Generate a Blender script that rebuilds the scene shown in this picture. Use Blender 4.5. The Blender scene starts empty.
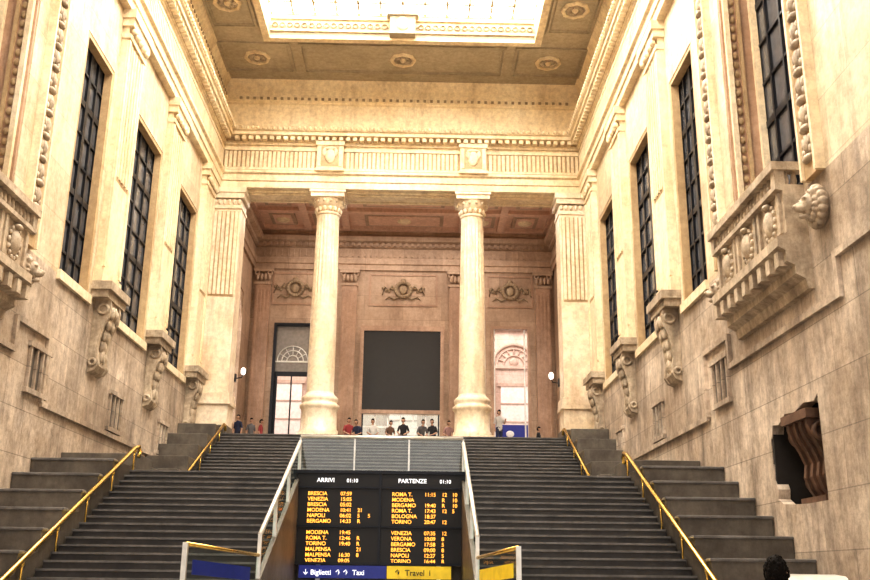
import bpy, bmesh, math, random
from mathutils import Vector, Matrix
random.seed(3)
sc = bpy.context.scene
COL = sc.collection

# ------------------------------------------------------------------ materials
def new_mat(name):
    m = bpy.data.materials.new(name); m.use_nodes = True
    nt = m.node_tree; b = nt.nodes['Principled BSDF']
    return m, nt, b

def flat(name, col, rough=.5, metal=0., emit=None, es=0.):
    m, nt, b = new_mat(name)
    tc = nt.nodes.new('ShaderNodeTexCoord')
    n = nt.nodes.new('ShaderNodeTexNoise'); n.inputs['Scale'].default_value = 6; n.inputs['Detail'].default_value = 4
    nt.links.new(tc.outputs['Object'], n.inputs['Vector'])
    r = nt.nodes.new('ShaderNodeValToRGB')
    r.color_ramp.elements[0].position = .3; r.color_ramp.elements[1].position = .7
    r.color_ramp.elements[0].color = (col[0]*.85, col[1]*.85, col[2]*.85, 1)
    r.color_ramp.elements[1].color = (min(1,col[0]*1.1), min(1,col[1]*1.1), min(1,col[2]*1.1), 1)
    nt.links.new(n.outputs['Fac'], r.inputs['Fac']); nt.links.new(r.outputs['Color'], b.inputs['Base Color'])
    b.inputs['Roughness'].default_value = rough; b.inputs['Metallic'].default_value = metal
    if emit:
        b.inputs['Emission Color'].default_value = (*emit, 1); b.inputs['Emission Strength'].default_value = es
    return m

def stone(name, c1, c2, stain, amt=.5, block=None, axis='YZ', rough=.6, joint=.55, scale=.35, bump=.15, vein=.66, s0=.48, s1=.72):
    m, nt, b = new_mat(name); N = nt.nodes.new; L = nt.links.new
    tc = N('ShaderNodeTexCoord')
    n1 = N('ShaderNodeTexNoise'); n1.inputs['Scale'].default_value = scale; n1.inputs['Detail'].default_value = 8; n1.inputs['Roughness'].default_value = .65
    L(tc.outputs['Object'], n1.inputs['Vector'])
    r1 = N('ShaderNodeValToRGB'); r1.color_ramp.elements[0].position = .38; r1.color_ramp.elements[1].position = .62
    r1.color_ramp.elements[0].color = (*c1, 1); r1.color_ramp.elements[1].color = (*c2, 1)
    L(n1.outputs['Fac'], r1.inputs['Fac'])
    mp = N('ShaderNodeMapping'); mp.inputs['Scale'].default_value = (1.4, 1.4, .28)
    L(tc.outputs['Object'], mp.inputs['Vector'])
    n2 = N('ShaderNodeTexNoise'); n2.inputs['Scale'].default_value = 1.3; n2.inputs['Detail'].default_value = 9; n2.inputs['Roughness'].default_value = .7
    L(mp.outputs['Vector'], n2.inputs['Vector'])
    r2 = N('ShaderNodeValToRGB'); r2.color_ramp.elements[0].position = s0; r2.color_ramp.elements[1].position = s1
    r2.color_ramp.elements[0].color = (0,0,0,1); r2.color_ramp.elements[1].color = (amt,amt,amt,1)
    L(n2.outputs['Fac'], r2.inputs['Fac'])
    mx = N('ShaderNodeMix'); mx.data_type = 'RGBA'
    L(r2.outputs['Color'], mx.inputs['Factor']); L(r1.outputs['Color'], mx.inputs['A']); mx.inputs['B'].default_value = (*stain, 1)
    out = mx.outputs['Result']
    n3 = N('ShaderNodeTexNoise'); n3.inputs['Scale'].default_value = 5; n3.inputs['Detail'].default_value = 8; n3.inputs['Roughness'].default_value = .75
    L(tc.outputs['Object'], n3.inputs['Vector'])
    r3 = N('ShaderNodeValToRGB'); r3.color_ramp.elements[0].position = .3; r3.color_ramp.elements[1].position = .6
    r3.color_ramp.elements[0].color = (vein,vein*.95,vein*.90,1); r3.color_ramp.elements[1].color = (1,1,1,1)
    L(n3.outputs['Fac'], r3.inputs['Fac'])
    m3 = N('ShaderNodeMix'); m3.data_type = 'RGBA'; m3.blend_type = 'MULTIPLY'; m3.inputs['Factor'].default_value = .85
    L(out, m3.inputs['A']); L(r3.outputs['Color'], m3.inputs['B']); out = m3.outputs['Result']
    if block:
        sp = N('ShaderNodeSeparateXYZ'); cb = N('ShaderNodeCombineXYZ'); L(tc.outputs['Object'], sp.inputs['Vector'])
        L(sp.outputs['Y' if axis[0]=='Y' else 'X'], cb.inputs['X']); L(sp.outputs['Z' if axis[1]=='Z' else 'Y'], cb.inputs['Y'])
        br = N('ShaderNodeTexBrick'); br.inputs['Scale'].default_value = 1.
        br.inputs['Brick Width'].default_value = block[0]; br.inputs['Row Height'].default_value = block[1]
        br.inputs['Mortar Size'].default_value = .012; br.inputs['Mortar Smooth'].default_value = .3
        br.inputs['Color1'].default_value = (1,1,1,1); br.inputs['Color2'].default_value = (.80,.79,.78,1)
        br.inputs['Mortar'].default_value = (joint,joint,joint,1)
        L(cb.outputs['Vector'], br.inputs['Vector'])
        m4 = N('ShaderNodeMix'); m4.data_type = 'RGBA'; m4.blend_type = 'MULTIPLY'; m4.inputs['Factor'].default_value = 1.
        L(out, m4.inputs['A']); L(br.outputs['Color'], m4.inputs['B']); out = m4.outputs['Result']
    L(out, b.inputs['Base Color']); b.inputs['Roughness'].default_value = rough
    bp = N('ShaderNodeBump'); bp.inputs['Strength'].default_value = bump; bp.inputs['Distance'].default_value = .05
    L(n3.outputs['Fac'], bp.inputs['Height']); L(bp.outputs['Normal'], b.inputs['Normal'])
    return m

def glassmat(name, tint=(.9,1,.97), gl=.12):
    m = bpy.data.materials.new(name); m.use_nodes = True; nt = m.node_tree; nt.nodes.clear()
    o = nt.nodes.new('ShaderNodeOutputMaterial'); mx = nt.nodes.new('ShaderNodeMixShader')
    t = nt.nodes.new('ShaderNodeBsdfTransparent'); t.inputs['Color'].default_value = (*tint,1)
    g = nt.nodes.new('ShaderNodeBsdfGlossy'); g.inputs['Roughness'].default_value = .03
    mx.inputs['Fac'].default_value = gl
    nt.links.new(t.outputs[0], mx.inputs[1]); nt.links.new(g.outputs[0], mx.inputs[2]); nt.links.new(mx.outputs[0], o.inputs[0])
    return m

M_LOW  = stone('travertine_lower', (.50,.395,.30), (.80,.68,.56), (.24,.19,.155), .85, (2.4,1.05), 'YZ', .5, .5, scale=.55, vein=.46, s0=.44, s1=.68, bump=.3)
M_UP   = stone('travertine_upper', (.72,.58,.40), (.90,.78,.59), (.42,.30,.19), .75, (2.0,1.3), 'YZ', .6, .65, scale=.5, vein=.6)
M_TRIM = stone('cream_marble_trim', (.84,.68,.45), (.93,.81,.60), (.50,.35,.20), .6, None, vein=.62)
M_OCH  = stone('ochre_trim_and_groove_shade', (.48,.33,.18), (.60,.44,.26), (.34,.23,.13), .5, None)  # ochre trim; behind ribs its dark tone paints groove shade and soiling
M_COLM = stone('column_marble', (.84,.69,.49), (.94,.83,.67), (.54,.37,.23), .75, None, rough=.4, scale=.8, vein=.64)
M_PINK = stone('loggia_stone', (.46,.32,.22), (.62,.46,.34), (.28,.185,.125), .6, (2.2,1.4), 'XZ', .45, .6)
M_PCEI = stone('loggia_ceiling_plaster', (.70,.46,.34), (.80,.57,.44), (.5,.32,.24), .4, None)
M_RED  = stone('brown_marble', (.39,.25,.17), (.53,.36,.26), (.24,.15,.10), .5, None, rough=.35)
M_CEIL = stone('ceiling_plaster', (.42,.36,.265), (.52,.455,.345), (.29,.245,.18), .4, None)
M_STEP = stone('basalt_step', (.040,.038,.039), (.066,.062,.061), (.09,.085,.083), .5, None, rough=.45, scale=1.)
M_NOSE = stone('step_nosing', (.12,.116,.113), (.20,.19,.185), (.07,.068,.065), .5, None, rough=.4, scale=2)
M_PLIN = stone('grey_plinth_stone', (.088,.075,.064), (.165,.145,.122), (.055,.048,.04), .6, None, rough=.45, scale=1.)
M_FLOOR= stone('floor_stone', (.30,.27,.24), (.42,.38,.34), (.2,.18,.16), .4, (1.5,1.5), 'XY', .3)
M_BRASS= flat('brass', (.80,.55,.16), .25, 1.)
M_STEEL= flat('brushed_steel', (.75,.74,.70), .35, .6)
M_DARK = flat('dark_steel', (.016,.018,.025), .4, .4)
M_WGL  = flat('window_pane', (.11,.11,.12), .12, 0.)
M_WGL2 = flat('window_pane_light', (.28,.26,.24), .2, 0.)
M_BLACK= flat('screen_black', (.010,.009,.010), .45)
M_GLASS= glassmat('clear_glass')
M_SKY  = flat('skylight_glazing', (1,1,1), .5, 0, (1.,.93,.82), 12.5)
M_LITW = flat('daylit_pane', (1,1,1), .5, 0, (1.,.95,.9), 2.)
M_ORNG = flat('led_orange', (1,.5,.1), .5, 0, (1.,.40,.05), 1.6)
M_WTXT = flat('led_white', (1,1,1), .5, 0, (.9,.93,1.), .8)
M_BLUE = flat('sign_blue', (.02,.03,.2), .4, 0, (.03,.05,.35), .15)
M_YELL = flat('sign_yellow', (.80,.58,.04), .4, 0, (.9,.6,.03), .15)
M_WHITE= flat('white_paint', (.8,.8,.78), .5)
M_TERRA= stone('carved_brown_stone', (.11,.062,.042), (.19,.11,.073), (.045,.03,.022), .6, None, rough=.5, scale=2)
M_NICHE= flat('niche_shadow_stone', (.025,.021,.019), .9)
M_RELIEF=stone('relief_stone', (.42,.33,.24), (.64,.53,.40), (.18,.14,.105), .75, None, scale=1.5, vein=.42)
M_PAT  = stone('bronze_relief', (.28,.205,.13), (.42,.32,.21), (.17,.12,.075), .5, None, scale=2)

# ------------------------------------------------------------------ mesh builder
class MB:
    def __init__(s): s.v=[]; s.f=[]; s.m=[]; s.mats=[]; s.sm=[]
    def mi(s, mat):
        if mat not in s.mats: s.mats.append(mat)
        return s.mats.index(mat)
    def add(s, vs, fs, mat, smooth=False):
        o=len(s.v); s.v += [tuple(v) for v in vs]; k=s.mi(mat)
        for f in fs: s.f.append([i+o for i in f]); s.m.append(k); s.sm.append(smooth)
    def box(s, x0,x1,y0,y1,z0,z1, mat):
        if x0>x1: x0,x1=x1,x0
        if y0>y1: y0,y1=y1,y0
        R=lambda: random.uniform(.0002,.0045)
        x0-=R(); x1+=R(); y0-=R(); y1+=R(); z0-=R(); z1+=R()
        vs=[(x,y,z) for z in (z0,z1) for y in (y0,y1) for x in (x0,x1)]
        s.add(vs, [(0,2,3,1),(4,5,7,6),(0,1,5,4),(2,6,7,3),(0,4,6,2),(1,3,7,5)], mat)
    def obox(s, c, ax, ay, az, hx,hy,hz, mat):
        c=Vector(c); vs=[]
        for k in (-1,1):
            for j in (-1,1):
                for i in (-1,1): vs.append(c+ax*(i*hx)+ay*(j*hy)+az*(k*hz))
        s.add(vs, [(0,2,3,1),(4,5,7,6),(0,1,5,4),(2,6,7,3),(0,4,6,2),(1,3,7,5)], mat)
    def prism(s, prof, fn, a0, a1, mat):
        n=len(prof); vs=[fn(u,v,a0) for u,v in prof]+[fn(u,v,a1) for u,v in prof]
        fs=[(i,(i+1)%n,n+(i+1)%n,n+i) for i in range(n)]+[tuple(range(n))[::-1], tuple(range(n,2*n))]
        s.add(vs,fs,mat)
    def sweep(s, prof, stations, mat):
        n=len(prof); vs=[]
        for st in stations: vs+=[st(d,z) for d,z in prof]
        fs=[]
        for k in range(len(stations)-1):
            for i in range(n-1): fs.append((k*n+i,k*n+i+1,(k+1)*n+i+1,(k+1)*n+i))
        s.add(vs,fs,mat)
    def lathe(s, prof, c, mat, seg=48, flute=None):
        vs=[]; n=len(prof); 
        for j in range(seg):
            a=2*math.pi*j/seg
            for r,z in prof:
                rr=r
                if flute and flute[0]<z<flute[1]: rr=r*(1-flute[3]*(0.5+0.5*math.cos(a*flute[2])))
                vs.append((c[0]+rr*math.cos(a), c[1]+rr*math.sin(a), c[2]+z))
        fs=[]
        for j in range(seg):
            k=(j+1)%seg
            for i in range(n-1): fs.append((j*n+i,k*n+i,k*n+i+1,j*n+i+1))
        s.add(vs,fs,mat,True)
    def ell(s, c, r, mat, seg=12, rings=8, rot=None):
        vs=[];
        for i in range(rings+1):
            p=math.pi*i/rings
            for j in range(seg):
                a=2*math.pi*j/seg
                v=Vector((r[0]*math.sin(p)*math.cos(a), r[1]*math.sin(p)*math.sin(a), r[2]*math.cos(p)))
                if rot: v=rot@v
                vs.append(v+Vector(c))
        fs=[]
        for i in range(rings):
            for j in range(seg):
                k=(j+1)%seg; fs.append((i*seg+j,(i+1)*seg+j,(i+1)*seg+k,i*seg+k))
        s.add(vs,fs,mat,True)
    def tube(s, pts, rad, mat, seg=10):
        pts=[Vector(p) for p in pts]; 
        if not isinstance(rad,(list,tuple)): rad=[rad]*len(pts)
        vs=[]; n=len(pts); up=Vector((0,0,1))
        for i,p in enumerate(pts):
            d=(pts[min(i+1,n-1)]-pts[max(i-1,0)]).normalized()
            u=up if abs(d.dot(up))<.95 else Vector((1,0,0))
            a=d.cross(u).normalized(); b=d.cross(a).normalized()
            for j in range(seg):
                t=2*math.pi*j/seg; vs.append(p+(a*math.cos(t)+b*math.sin(t))*rad[i])
        fs=[]
        for i in range(n-1):
            for j in range(seg):
                k=(j+1)%seg; fs.append((i*seg+j,i*seg+k,(i+1)*seg+k,(i+1)*seg+j))
        fs.append(tuple(range(seg))[::-1]); fs.append(tuple(range((n-1)*seg,n*seg)))
        s.add(vs,fs,mat,True)
    def torus(s, c, R, r, ax, ay, mat, seg=28, k=8, a0=0, a1=2*math.pi):
        az=ax.cross(ay); c=Vector(c); closed=abs(a1-a0-2*math.pi)<1e-4
        n=seg if closed else seg+1; vs=[]
        for i in range(n):
            a=a0+(a1-a0)*i/seg; d=ax*math.cos(a)+ay*math.sin(a)
            for j in range(k):
                b=2*math.pi*j/k; vs.append(c+d*(R+r*math.cos(b))+az*(r*math.sin(b)))
        fs=[]
        for i in range(seg):
            ii=(i+1)%n
            for j in range(k):
                jj=(j+1)%k; fs.append((i*k+j,ii*k+j,ii*k+jj,i*k+jj))
        s.add(vs,fs,mat,True)
    def obj(s, name, parent=None, bevel=0, remesh=0, fix=True):
        me=bpy.data.meshes.new(name); me.from_pydata(s.v,[],s.f); me.update()
        for m in s.mats: me.materials.append(m)
        me.polygons.foreach_set('material_index', s.m); me.polygons.foreach_set('use_smooth', s.sm)
        if fix:
            bm=bmesh.new(); bm.from_mesh(me); bmesh.ops.recalc_face_normals(bm, faces=bm.faces); bm.to_mesh(me); bm.free()
        o=bpy.data.objects.new(name, me); COL.objects.link(o)
        if parent: o.parent=parent
        if remesh:
            md=o.modifiers.new('r','REMESH'); md.mode='VOXEL'; md.voxel_size=remesh; md.use_smooth_shade=True
        if bevel:
            md=o.modifiers.new('b','BEVEL'); md.width=bevel; md.segments=2; md.limit_method='ANGLE'
        return o
def empty(name, loc=(0,0,0)):
    e=bpy.data.objects.new(name,None); COL.objects.link(e); e.location=loc; return e

W=8.5; YB=40.7; ZF=7.0; ZL=4.1
X3=Vector((1,0,0)); Y3=Vector((0,1,0)); Z3=Vector((0,0,1))

# ------------------------------------------------------------------ side walls
wins=[(23.7,26.1),(28.2,31.9),(34.0,37.7)]
for s,nm in ((-1,'left'),(1,'right')):
    yo=-.8 if s<0 else 0.     # the balcony bay sits slightly nearer on the left
    b=MB(); X=lambda d:s*(W-d)
    if s==1:
        b.box(X(0),X(-1.1),-6,17.7,0,9,M_LOW); b.box(X(0),X(-1.1),20.3,41.6,0,9,M_LOW)
        b.box(X(0),X(-1.1),17.7,20.3,0,3.0,M_LOW); b.box(X(0),X(-1.1),17.7,20.3,5.0,9,M_LOW)
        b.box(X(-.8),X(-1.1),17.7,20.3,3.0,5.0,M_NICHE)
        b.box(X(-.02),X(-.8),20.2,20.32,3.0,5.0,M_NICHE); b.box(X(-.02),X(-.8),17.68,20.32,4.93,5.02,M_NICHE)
        # broken, irregular edge of the hole
        ff=lambda u,v,a_:(a_,u,v)
        b.prism([(17.65,5.02),(20.35,5.02),(20.35,4.4),(20.22,4.5),(20.12,4.74),(19.8,4.7),(19.4,4.86),(18.9,4.82),(18.4,4.93),(17.9,4.88),(17.75,4.96)],ff,X(.004),X(-.25),M_LOW)
        b.prism([(20.35,2.98),(20.35,4.0),(20.24,3.9),(20.26,3.6),(20.12,3.4),(20.16,3.2),(19.9,3.08),(19.4,3.04),(18.6,3.0)],ff,X(.004),X(-.25),M_LOW)
    else:
        b.box(X(0),X(-1.1),-6,41.6,0,9,M_LOW)
    for a0,a1 in ((-6,17.3+yo),(21.3+yo,23.7),(26.1,28.2),(31.9,34.0),(37.7,41.6)):
        b.box(X(0),X(-1.1),a0,a1,9,18.5,M_UP)
    for a0,a1 in wins:
        b.box(X(0),X(-1.1),a0,a1,16.2,18.5,M_UP)
        b.box(X(.1),X(-.3),a0-.05,a1+.05,8.85,9.1,M_TRIM)
    b.box(X(0),X(-1.1),17.3+yo,21.3+yo,17.8,18.5,M_UP)
    b.box(X(0),X(-1.1),-6,41.6,18.5,24.0,M_UP)
    b.obj('wall_'+nm)
    for i,(a0,a1) in enumerate(wins+[(17.3+yo,21.3+yo)]):
        g=MB(); bal=(i==3); d=-.95 if bal else -.32; zt=17.8 if bal else 16.2; z0=9.0
        g.box(X(d),X(d-.05),a0,a1,z0,zt,M_WGL)
        nv=5 if bal else 4
        for k in range(nv+1):
            y=a0+(a1-a0)*k/nv; w=.1 if k in(0,nv,nv//2) else .045
            g.box(X(d+.07),X(d),max(a0,y-w),min(a1,y+w),z0,zt,M_DARK)
        nz=8
        for k in range(nz+1):
            z=z0+(zt-z0)*k/nz; w=.09 if k in(0,nz,3,6) else .035
            g.box(X(d+.06),X(d),a0,a1,max(z0,z-w),min(zt,z+w),M_DARK)
        if not bal:
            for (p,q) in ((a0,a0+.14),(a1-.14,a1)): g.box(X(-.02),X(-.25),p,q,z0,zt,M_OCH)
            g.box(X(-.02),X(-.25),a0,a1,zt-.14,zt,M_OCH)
        g.obj('window_%d'%(i+1+(4 if s==1 else 0)))
    for y0 in (26.35,32.1,37.9):
        y1=y0+1.65; p=MB()
        p.box(X(.2),X(-.02),y0,y1,9.6,18.0,M_TRIM)
        for (ya,yb) in ((y0+.02,y0+.18),(y1-.18,y1-.02)): p.box(X(.26),X(.2),ya,yb,10.1,17.5,M_TRIM)
        p.box(X(.205),X(.19),y0+.2,y1-.2,12.9,17.5,M_OCH)  # darker sheet behind the flutes, groove shade put into the colour
        for k in range(5):
            yy=y0+.3+k*(y1-y0-.6)/4
            p.box(X(.26),X(.2),yy-.055,yy+.055,13.0,17.4,M_TRIM)
        p.box(X(.27),X(0),y0-.05,y1+.05,9.6,10.0,M_TRIM)
        p.box(X(.28),X(0),y0-.04,y1+.04,17.55,17.7,M_TRIM)
        p.box(X(.36),X(0),y0-.1,y1+.1,17.95,18.2,M_TRIM); p.box(X(.42),X(0),y0-.16,y1+.16,18.2,18.5,M_TRIM)
        for k in range(5):
            p.ell((X(.32),y0+.15+k*(y1-y0-.3)/4,17.84),(.1,.13,.12),M_TRIM,8,6)
        p.obj('fluted_pilaster')
        c=MB(); ym=(y0+y1)/2; f=lambda u,v,a:(X(u),a,v)
        c.box(X(.58),X(0),y0-.1,y1+.1,9.36,9.6,M_RELIEF); c.box(X(.48),X(0),y0-.02,y1+.02,9.14,9.36,M_RELIEF)
        prof=[(0,9.14),(.40,9.14),(.44,8.95),(.40,8.65),(.28,8.35),(.20,8.0),(.17,7.7),(.22,7.45),(.24,7.25),(.15,7.08),(0,7.0)]
        c.prism(prof,f,ym-.5,ym+.5,M_RELIEF)
        for k in (-.42,.42):
            c.prism([(u+.05 if u>0 else 0,v) for u,v in prof],f,ym+k-.07,ym+k+.07,M_RELIEF)
        for q in range(5):
            zz=8.85-q*.32; w_=.26-.03*q; dd=[.44,.36,.28,.22,.22][q]
            for e in (-1,0,1): c.ell((X(dd),ym+e*w_*.7,zz-.05*abs(e)),(.09,w_*.5,.2),M_RELIEF,8,6)
        for e in (-.52,.52):
            c.torus((X(.28),ym+e,8.86),.14,.05,X3,Z3,M_RELIEF,16,6); c.torus((X(.13),ym+e,7.3),.09,.045,X3,Z3,M_RELIEF,14,6)
        c.obj('console_bracket')
    for y0 in (22.6,28.9,34.6):
        v=MB(); zc=6.3
        v.box(X(.1),X(0),y0-.1,y0+1.3,zc+.5,zc+.62,M_LOW); v.box(X(.1),X(0),y0-.1,y0+1.3,zc-.62,zc-.5,M_LOW)
        for k in range(4): v.box(X(.08),X(0),y0+k*.38-.02,y0+k*.38+.06,zc-.5,zc+.5,M_LOW)
        v.box(X(.015),X(0),y0,y0+1.2,zc-.5,zc+.5,M_PLIN)
        v.obj('ventilation_grille')
    t=MB()
    def fr(y0,y1,z,th=.13): t.box(X(.09),X(0),y0+yo,y1+yo,z,z+th,M_LOW)
    def up(y,z0,z1): t.box(X(.09),X(0),y+yo-.07,y+yo+.07,z0,z1,M_LOW)
    fr(8,14.2,8.0); up(14.2,7.2,8.13); fr(14.2,16.2,7.2); up(16.2,6.45,7.33); fr(16.2,22.4,6.45); up(22.4,6.45,7.3); fr(22.4,24.4,7.2)
    up(24.4,5.6,7.3); fr(24.4,40,5.5)
    t.obj('trim_'+nm+'_stringcourse')
    o=MB()
    for yy in (16.35+yo,22.0+yo):
        o.box(X(.14),X(0),yy,yy+.55,9.0,18.4,M_OCH)
        o.box(X(.2),X(0),yy-.08,yy,9.0,18.4,M_TRIM); o.box(X(.2),X(0),yy+.55,yy+.63,9.0,18.4,M_TRIM)
        z=9.35; k=0
        while z<18.2:
            if k%2:
                o.ell((X(.16),yy+.27,z),(.08,.10,.2),M_RELIEF,8,6)
                for e in (-1,1): o.ell((X(.16),yy+.27+e*.14,z+.03),(.05,.06,.13),M_RELIEF,6,5)
            else:
                o.ell((X(.16),yy+.27,z),(.1,.2,.09),M_RELIEF,8,6)
                o.ell((X(.15),yy+.12,z+.15),(.06,.07,.1),M_RELIEF,6,5); o.ell((X(.15),yy+.42,z+.15),(.06,.07,.1),M_RELIEF,6,5)
            z+=.31; k+=1
    o.box(X(-.02),X(-.9),21.22+yo,21.3+yo,9.0,17.8,M_RED); o.box(X(-.02),X(-.9),17.3+yo,17.38+yo,9.0,17.8,M_RED)
    o.box(X(-.08),X(-.2),21.1+yo,21.3+yo,9,17.8,M_TRIM); o.box(X(-.75),X(-.9),21.08+yo,21.3+yo,9,17.8,M_TRIM); o.box(X(-.42),X(-.5),21.14+yo,21.3+yo,9,17.8,M_OCH)
    z=9.6
    while z<17.5: o.ell((X(-.31),21.2+yo,z),(.08,.05,.10),M_OCH,8,6); z+=.26
    o.obj('carved_window_surround')
    c=MB(); f=lambda u,v,a:(X(u),a+yo,v)
    c.prism([(0,6.95),(.12,6.95),(.16,7.15),(.34,7.25),(.34,7.42),(.5,7.5),(.5,7.72),(.64,7.8),(.64,8.0),(.5,8.05),(.44,8.1),(.44,8.97),(.58,9.0),(.58,9.1),(0,9.1)],f,17.3,21.5,M_RELIEF)
    for k in range(9):
        y=17.45+k*.49+yo; c.box(X(.6),X(.1),y,y+.2,7.44,7.74,M_RELIEF)
    for k in range(20):
        y=17.42+k*.208+yo
        c.tube([(X(.48),y,9.08),(X(.48),y,9.2),(X(.48),y,9.3),(X(.48),y,9.42)],[.04,.07,.05,.04],M_RELIEF,8)
    for k in range(2):
        c.tube([(X(.15+.17*k),17.42+yo,9.08),(X(.15+.17*k),17.42+yo,9.22),(X(.15+.17*k),17.42+yo,9.42)],[.04,.07,.04],M_RELIEF,8)
    for yy in (17.3,21.3): c.box(X(.58),X(.38),yy+yo,yy+.2+yo,9.08,9.42,M_RELIEF)
    c.box(X(.64),X(.34),17.25+yo,21.55+yo,9.4,9.57,M_RELIEF); c.box(X(.33),X(0),17.25+yo,17.5+yo,9.4,9.57,M_RELIEF); c.box(X(.33),X(0),21.3+yo,21.55+yo,9.4,9.57,M_RELIEF)
    for y in (18.05,19.4,20.75):
        y+=yo
        c.ell((X(.46),y,8.52),(.12,.2,.3),M_RELIEF,14,10)
        for q in range(14):
            a=q*math.pi/7; c.ell((X(.45),y+.29*math.cos(a),8.52+.36*math.sin(a)),(.06,.06,.07),M_RELIEF,6,5)
        c.ell((X(.5),y,8.88),(.1,.16,.07),M_RELIEF,8,6)
        for e in (-.56,.56): c.box(X(.5),X(.4),y+e-.06,y+e+.06,8.12,8.96,M_RELIEF)
    c.obj('stone_balcony')
    for y in (16.6+yo,22.35+yo):
        l=MB(); z=8.35
        l.ell((X(.06),y,z),(.16,.34,.40),M_RELIEF,16,12)
        for k in range(16):
            a=2*math.pi*k/16
            l.ell((X(.12),y+.31*math.cos(a),z+.36*math.sin(a)),(.10,.075,.085),M_RELIEF,8,6)
            l.ell((X(.22),y+.23*math.cos(a+.2),z+.27*math.sin(a+.2)+.02),(.08,.055,.06),M_RELIEF,8,6)
        l.ell((X(.26),y,z+.04),(.16,.18,.21),M_RELIEF,14,10)
        l.ell((X(.42),y,z-.05),(.13,.10,.08),M_RELIEF,10,8)
        l.ell((X(.36),y,z+.04),(.16,.045,.05),M_RELIEF,8,6)
        l.ell((X(.53),y,z-.01),(.045,.06,.04),M_RELIEF,8,6)
        l.ell((X(.38),y,z-.21),(.10,.08,.045),M_RELIEF,8,6)
        for e in (-1,1):
            l.ell((X(.38),y+.09*e,z+.13),(.05,.06,.035),M_RELIEF,8,6)
            l.ell((X(.24),y+.2*e,z+.22),(.06,.06,.08),M_RELIEF,8,6)
        l.obj('lion_head_relief',remesh=.018)

# niche sculpture on right wall
n=MB(); X=lambda d:W-d; f=lambda u,v,a:(X(u),a,v)
prof=[(-.75,3.1),(-.5,3.1),(-.36,3.3),(-.28,3.55),(-.32,3.8),(-.22,4.05),(-.08,4.3),(-.02,4.5),(-.02,4.62),(-.75,4.62)]
n.prism(prof,f,18.2,19.3,M_TERRA)
for y in (18.27,18.6,18.9,19.23): n.prism([(u+.06,v) for u,v in prof],f,y-.06,y+.06,M_TERRA)
n.box(X(.1),X(-.75),18.1,19.4,4.6,4.78,M_TERRA); n.box(X(-.15),X(-.75),18.15,19.35,3.0,3.14,M_TERRA)
for e in (18.17,19.33): n.torus((X(-.2),e,4.36),.15,.055,X3,Z3,M_TERRA,16,6); n.torus((X(-.42),e,3.45),.12,.05,X3,Z3,M_TERRA,14,6)
n.obj('carved_wall_fountain')

# ------------------------------------------------------------------ entablature ring
def U(y0=-6):
    return [lambda d,z:(-W+d,y0,z), lambda d,z:(-W+d,YB-d,z), lambda d,z:(W-d,YB-d,z), lambda d,z:(W-d,y0,z)]
e=MB()
e.sweep([(-.6,18.5),(.25,18.5),(.25,18.8),(.31,18.83),(.31,19.12),(.42,19.18),(.42,19.3),(.2,19.33),(.2,20.6),(.3,20.62),(.3,20.72),(.38,20.74),(.38,20.92),
         (.7,20.96),(.7,21.12),(.78,21.15),(.85,21.32),(.1,21.42),(.08,21.5),(.08,22.8),(.16,22.84),(.16,22.9),(.26,22.95),(.26,23.08),(.1,23.12),(.08,23.6),(.2,23.75),(.35,24.0)],U(),M_TRIM)
e.box(-W,W,YB-.21,YB-.1,19.48,20.34,M_OCH); e.box(-W+.2,W-.2,YB-.4,YB-.3,20.75,20.94,M_OCH)  # dark ochre behind the frieze ribs paints shade into the gaps
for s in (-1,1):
    e.box(s*W,s*(W-.21),-4,YB,19.48,20.34,M_OCH); e.box(s*(W-.3),s*(W-.4),-4,YB-.3,20.75,20.94,M_OCH)  # same painted gap shade along the side friezes
x=-W+.35
while x<W-.3:
    if not (abs(abs(x)-3.3)<.75): e.box(x,x+.12,YB-.29,YB-.2,19.5,20.3,M_TRIM)
    x+=.2
y=-2
while y<YB-.4:
    for s in (-1,1): e.box(s*(W-.2),s*(W-.29),y,y+.12,19.5,20.3,M_TRIM)
    y+=.2
for (z0,z1,d) in ((19.38,19.48,.3),(20.34,20.46,.3)):
    e.box(-W,W,YB-d,YB-.1,z0,z1,M_TRIM)
    for s in (-1,1): e.box(s*W,s*(W-d),-6,YB,z0,z1,M_TRIM)
x=-W+.8
while x<W-.7: e.box(x,x+.18,YB-.62,YB-.38,20.76,20.93,M_TRIM); e.box(x+.02,x+.14,YB-.34,YB-.2,22.96,23.06,M_PAT); x+=.32
y=-2
while y<YB-.7:
    for s in (-1,1): e.box(s*(W-.38),s*(W-.62),y,y+.18,20.76,20.93,M_TRIM); e.box(s*(W-.2),s*(W-.3),y,y+.12,22.96,23.06,M_PAT)
    y+=.32
x=-W+.9
while x<W-.9: e.ell((x,YB-.84,21.24),(.07,.05,.09),M_TRIM,6,5); x+=.24
y=10
while y<YB-.9:
    for s in (-1,1): e.ell((s*(W-.84),y,21.24),(.05,.07,.09),M_TRIM,6,5)
    y+=.24
for xc in (-3.3,3.3):
    e.box(xc-.6,xc+.6,YB-.5,YB-.1,19.3,20.74,M_TRIM); e.box(xc-.66,xc+.66,YB-.56,YB-.1,20.55,20.74,M_TRIM); e.box(xc-.66,xc+.66,YB-.56,YB-.1,19.28,19.4,M_TRIM)
    e.box(xc-.42,xc+.42,YB-.51,YB-.4,19.5,20.5,M_OCH)
    e.ell((xc,YB-.52,20.0),(.24,.1,.36),M_TRIM,14,10)
    for sg in (-1,1): e.ell((xc+sg*.26,YB-.52,20.2),(.1,.06,.2),M_TRIM,8,6)
    e.ell((xc,YB-.52,20.4),(.3,.06,.08),M_TRIM,8,6)
    for q in (-.48,.48): e.box(xc+q-.06,xc+q+.06,YB-.55,YB-.4,19.5,20.5,M_TRIM)
e.obj('trim_entablature',fix=True)
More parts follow.
